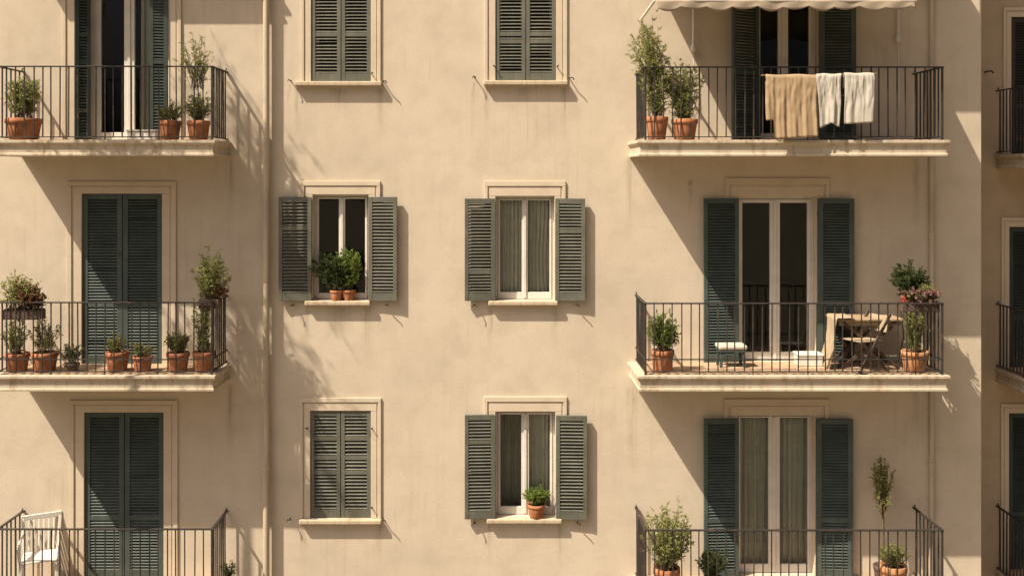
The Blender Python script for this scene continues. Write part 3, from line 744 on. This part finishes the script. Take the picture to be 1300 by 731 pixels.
# flower troughs hung on the railings
def trough(label, x, y, z, L, dep, hgt, rz, mat, fols, seed):
    t = thing('flower_trough', label, 'flower box', (x, y, z), rz, 'flower troughs hung on railings')
    bm = B(); box(bm, -L / 2, L / 2, -dep / 2, dep / 2, 0, hgt); po = obj('trough', bm, mat, t, bevel=.01)
    bm = B(); box(bm, -L / 2 + .012, L / 2 - .012, -dep / 2 + .012, dep / 2 - .012, hgt, hgt + .008); obj('soil', bm, M['soil'], po)
    for x_ in (-L * .3, L * .3):
        bm = B(); tube(bm, [(x_, dep / 2 + .004, .02), (x_, dep / 2 + .006, hgt + .03)], .005, 5); obj('hook', bm, M['iron'], t)
    for i, f in enumerate(fols):
        f = dict(f); ox_ = f.pop('ox', 0)
        e = thing.__wrapped__ if False else None
        foliage_at(t, ox_, hgt, seed + i, **f)
    return t
def foliage_at(root, ox_, z, seed, **f):
    before = set(root.children); foliage(root, z, seed, **f)
    for c in set(root.children) - before: c.location.x = ox_
trough('trough of dry reddish flowers hung on the rail at the far left', PX(31, .58), -.58, PZ(405, .58), .46, .15, .12, 0, M['darkpot'],
       [dict(h=.32, sx=.24, stems=24, twigs=7, per=5, mat='dry', leaf=.030, lw=.016, flower='redflower', fl_n=.35, core=.1, stray=.5, dome=.6), dict(ox=-.12, h=.42, sx=.19, stems=18, twigs=7, per=5, mat='olive', core=.08, stray=.5), dict(ox=.05, h=.36, sx=.17, stems=12, twigs=6, per=4, mat='olive', core=.08, stray=.5), dict(ox=.13, h=.22, sx=.13, stems=20, twigs=6, per=6, mat='dry', leaf=.03, lw=.02, flower='redflower', fl_n=.6, core=.06)], 300)
trough('short dark trough with a tall green bush on the left railing corner', PX(266, .60), -.58, PZ(391, .60), .25, .13, .11, 0, M['darkpot'],
       [dict(h=.58, sx=.24, stems=40, twigs=9, per=6, mat='olive', leaf=.03, lw=.012, core=.07, stray=.35, dome=.75, t0=.15), dict(ox=.08, h=.13, sx=.09, stems=14, twigs=5, per=5, mat='dry', flower='redflower', fl_n=.5, core=.03)], 310)
trough('trough of dusty pink flowers hung on the right end of the middle right railing', PX(1163, .55), -.62, PZ(395, .60), .46, .15, .10, 0, M['darkpot'],
       [dict(h=.16, sx=.26, stems=40, twigs=6, per=5, mat='dark', leaf=.03, lw=.016, flower='pink', fl_n=.95, core=.14, dome=.3, t0=.2), dict(ox=.12, h=.24, sx=.11, stems=14, twigs=6, per=5, mat='herb', core=.05)], 320)
k_ = (D - .45) / D / 100
t = thing('potted_plant', 'dark leafy bush in a red pot standing behind the pink flower trough', 'potted plant', (PX(1146, .25), -.42, PZ(389, .42)), 0, 'potted plants on the balconies')
po = pot(t, .085, .13, M['redpot'], 4); soil(po, .085, .13)
foliage(t, .12, 77, h=.40, sx=.25, stems=44, twigs=8, per=6, mat='dark', leaf=.034, lw=.018, dome=.7, core=.04, t0=.2)
st = thing('plant_stand', 'tall thin iron plant stand under the red pot at the railing', 'plant stand', (PX(1146, .25), -.42, zR[1] + .011))
hh = PZ(389, .42) - zR[1] - .011
bm = B(); lathe(bm, [(.11, 0), (.11, .012)], 18, (0, 0, hh - .014)); obj('plate', bm, M['iron'], st)
for a in range(3):
    bm = B(); c_, s_ = math.cos(a * 2.09 + .5), math.sin(a * 2.09 + .5)
    tube(bm, [(.13 * c_, .13 * s_, 0), (.05 * c_, .05 * s_, hh * .5), (.09 * c_, .09 * s_, hh - .014)], .007, 6); obj('leg', bm, M['iron'], st)

# ---------------------------------------------------------------- unseen slender tree, added and shaped so its shade dapples the wall by the downpipe
tr = thing('added_shade_tree', 'slender leafy tree added out of view so its shade dapples the wall beside the thick downpipe', 'tree', (-6.35, -2.0, 0))
rnd = random.Random(12); bt, bl_ = B(), B()
tube(bt, [(.1 * math.sin(i * .7), .05 * math.cos(i * 1.3), z) for i, z in enumerate((0, 2, 4, 6, 8, 10, 11.6))], [.11, .095, .085, .075, .06, .04, .02], 10)
def limb(z, reach, rise, tw, pl):
    a = rnd.uniform(0, 6.28); p0 = Vector((0, 0, z)); p2 = Vector((reach * math.cos(a), reach * math.sin(a), z + rise)); p1 = (p0 + p2) / 2 + Vector((0, 0, .12 * rise))
    tube(bt, [p0, p1, p2], [.014, .009, .004], 5)
    for k in range(tw):
        t = .25 + .75 * (k + rnd.random()) / tw; q = p0.lerp(p2, t) + Vector((0, 0, .12 * rise * 4 * t * (1 - t) * .5))
        d = Vector((rnd.gauss(0, .6) + .4 * math.cos(a), rnd.gauss(0, .6) + .4 * math.sin(a), rnd.gauss(.1, .7))).normalized(); L = rnd.uniform(.12, .3)
        tube(bt, [q, q + d * L], [.003, .0015], 3, False)
        for m in range(pl):
            leafq(bl_, q + d * L * (m + rnd.random()) / pl, d * .5 + Vector((rnd.gauss(0, .5), rnd.gauss(0, .5), rnd.gauss(-.3, .5))), rnd.uniform(.06, .11), rnd.uniform(.014, .024), rnd)
for i in range(44): limb(rnd.uniform(11.5, 13.5), rnd.uniform(.25, .70), rnd.uniform(.1, .7), 8, 7)
for i in range(8): limb(rnd.uniform(13.3, 14.0), rnd.uniform(.2, .5), rnd.uniform(.1, .6), 6, 6)
for i in range(30): limb(rnd.uniform(14.1, 15.5), rnd.uniform(.15, .48), rnd.uniform(.1, .6), 7, 7)
tube(bt, [(.05, 0, 11.6), (0, 0, 13.6), (.04, 0, 15.8)], [.02, .014, .004], 6)
obj('trunk', bt, M['stem'], tr); obj('crown', bl_, M['olive'], tr)

# ---------------------------------------------------------------- furniture
# white plastic chair, bottom left balcony
ch = thing('chair', 'white plastic slat-back armchair on the bottom left balcony', 'chair', (PX(50, .36), -.34, zL[2] + .011), R(20))
ch.scale = (.92, .92, .95)
bm = B(); box(bm, -.22, .22, -.23, .20, .415, .44); obj('seat', bm, M['white'], ch, bevel=.012)
for sx_ in (-1, 1):
    bm = B(); beam(bm, (sx_ * .25, -.25, 0), (sx_ * .205, -.205, .414), .045, .04); obj('leg', bm, M['white'], ch, bevel=.008)
    bm = B(); beam(bm, (sx_ * .25, .26, 0), (sx_ * .205, .18, .414), .045, .04); obj('leg', bm, M['white'], ch, bevel=.008)
    bm = B(); beam(bm, (sx_ * .235, -.20, .44), (sx_ * .25, -.22, .63), .035, .045); beam(bm, (sx_ * .25, -.25, .64), (sx_ * .235, .24, .655), .05, .022); obj('armrest', bm, M['white'], ch, bevel=.006)
bm = B(); 
for sx_ in (-1, 1): beam(bm, (sx_ * .205, .20, .42), (sx_ * .235, .30, .85), .04, .028)
beam(bm, (-.255, .302, .85), (.255, .302, .87), .065, .03)
for i in range(6):
    x = -.15 + .06 * i; beam(bm, (x, .205, .44), (x * 1.05, .295, .83), .026, .014)
obj('backrest', bm, M['white'], ch, bevel=.005)

# middle right balcony: folding table with things around
tb = thing('folding_table', 'pale wooden folding table with crossed legs on the middle right balcony', 'table', (PX(1098, .34), -.32, zR[1] + .011), 0)
TL = PX(1140, .34) - PX(1056, .34); th = PZ(404, .40) - zR[1]
bm = B()
for i in range(4): box(bm, -TL / 2, TL / 2, -.23 + i * .117, -.23 + i * .117 + .108, th - .024, th)
obj('tabletop', bm, M['wood'], tb, bevel=.004)
bm = B(); box(bm, -TL / 2 + .03, TL / 2 - .03, -.19, -.17, th - .085, th - .026); box(bm, -TL / 2 + .03, TL / 2 - .03, .17, .19, th - .085, th - .026); obj('apron', bm, M['wood'], tb)
for y in (-.205, .205):
    bm = B(); beam(bm, (-TL / 2 + .05, y, 0), (TL / 2 - .07, y, th - .03), .035, .02); obj('leg', bm, M['darkwood'], tb)
    bm = B(); beam(bm, (TL / 2 - .05, y * .88, 0), (-TL / 2 + .07, y * .88, th - .03), .035, .02); obj('leg', bm, M['darkwood'], tb)
# cloth over the left end of the table
bm = B(); g = []; nx, ny = 40, 44
for i in range(nx + 1):
    col = []; u = i / nx
    L = .62 + .10 * math.sin(u * 5.5) + .05 * mn.noise(Vector((u * 6, 3, 1)))
    for j in range(ny + 1):
        t = j / ny; q = t * (L + .22)
        k = max(0, q - .22)
        fold = .030 * mn.noise(Vector((u * 5.5, q * 2.2, 4))) + .016 * mn.noise(Vector((u * 13, q * 6, 9))) + .007 * mn.noise(Vector((u * 30, q * 18, 2)))
        if q < .22: x, z = .17 - q, .007 + abs(fold) * .55
        else: x, z = -.052 - .16 * k * k - .9 * k * (.05 + fold * 2.6), .006 - k * .96
        col.append(bm.verts.new((x, -.28 + .34 * u + .05 * mn.noise(Vector((u * 2, q * 3, 6))) - .06 * k, z)))
    g.append(col)
for a, b in zip(g, g[1:]):
    for j in range(ny): bm.faces.new((a[j], b[j], b[j + 1], a[j + 1]))
o = obj('table_cloth', bm, M['canvas'], None, (PX(1056, .34) + .03, -.29, zR[1] + .011 + th + .006), smooth=True, solid=.004)
tag(o, 'crumpled beige cloth draped over the left end of the folding table', 'cloth')
# canvas folding chair
fc = thing('folding_chair', 'folding chair with beige canvas seat and dark legs beside the table', 'chair', (PX(1094, .58), -.58, zR[1] + .011), R(-68))
bm = B(); box(bm, -.17, .17, -.17, .17, .36, .375); obj('seat', bm, M['canvas'], fc, bevel=.005)
bm = B(); box(bm, -.17, .17, -.008, .008, 0, .20, Matrix.Translation((0, .23, .46)) @ Matrix.Rotation(R(-14), 4, 'X')); obj('backrest', bm, M['canvas'], fc, bevel=.004)
for sx_ in (-1, 1):
    bm = B(); beam(bm, (sx_ * .185, -.20, 0), (sx_ * .185, .27, .68), .022, .03); obj('leg', bm, M['darkwood'], fc)
    bm = B(); beam(bm, (sx_ * .205, .22, 0), (sx_ * .205, -.18, .37), .022, .03); obj('leg', bm, M['darkwood'], fc)
# low stool with white cushion, before the left shutter
sl = thing('stool', 'low stool with a flat white cushion before the left shutter', 'stool', (PX(928, .34), -.34, zR[1] + .011))
sl.scale = (.88, .88, .92)
bm = B(); box(bm, -.20, .20, -.15, .15, .24, .30); obj('cushion', bm, M['offwhite'], sl, bevel=.025)
bm = B(); box(bm, -.185, .185, -.135, .135, .205, .238); obj('seat', bm, M['door_shutter'], sl, bevel=.004)
for a in (-1, 1):
    for b in (-1, 1):
        bm = B(); beam(bm, (a * .165, b * .115, 0), (a * .15, b * .10, .204), .035, .035); obj('leg', bm, M['door_shutter'], sl)
# white lidded boxes
def crate(label, px, p, z, w, d, h, mat='white'):
    t = thing('storage_box', label, 'box', (PX(px, p), -p, z)); bm = B(); box(bm, -w / 2, w / 2, -d / 2, d / 2, 0, h * .82); obj('body', bm, M[mat], t, bevel=.008)
    bm = B(); box(bm, -w / 2 - .01, w / 2 + .01, -d / 2 - .01, d / 2 + .01, h * .82 + .001, h); obj('lid', bm, M[mat], t, bevel=.006)
crate('white lidded box standing before the right pane of the middle right door', 1026, .24, zR[1] + .011, .30, .22, .15)
crate('low white box on the floor before the right pane of the top left door', 183, .30, zL[0] + .011, .36, .2, .13)

# ---------------------------------------------------------------- light, sky, camera
sd = Vector((1.64, 1, -2.6)).normalized()
sun = bpy.data.lights.new('sun', 'SUN'); sun.energy = 5; sun.angle = R(.45); sun.color = (1, .88, .71)
so = bpy.data.objects.new('sun', sun); COL.objects.link(so); so.rotation_euler = sd.to_track_quat('-Z', 'Y').to_euler(); so.location = (-12, -14, 24)
wd = bpy.data.worlds.new('World'); sc.world = wd; wd.use_nodes = True; nt = wd.node_tree
bg = nt.nodes['Background']; sky = nt.nodes.new('ShaderNodeTexSky'); sky.sky_type = 'NISHITA'; sky.sun_disc = False
sky.sun_elevation = math.asin(-sd.z); sky.sun_rotation = math.atan2(-sd.x, -sd.y) % (2 * math.pi)
sky.air_density = .3; sky.dust_density = 9; sky.ozone_density = .2
nt.links.new(sky.outputs[0], bg.inputs['Color']); bg.inputs['Strength'].default_value = .06

cam = bpy.data.cameras.new('camera'); co = bpy.data.objects.new('camera', cam); COL.objects.link(co)
co.location = (0, -D, 10); co.rotation_euler = (R(90), 0, 0)
cam.sensor_width = 36; cam.lens = 36; cam.shift_x = (650 - 632) / 1300; cam.shift_y = -(365.5 - 222) / 1300
cam.clip_end = 1500
sc.camera = co
sc.render.resolution_x, sc.render.resolution_y = 1024, 575
vs = sc.view_settings; vs.view_transform = 'Standard'; vs.look = 'None'; vs.gamma = 1; vs.exposure = .77
sc.cycles.max_bounces = 8; sc.cycles.transparent_max_bounces = 12; sc.cycles.diffuse_bounces = 4
sc.cycles.use_denoising = True
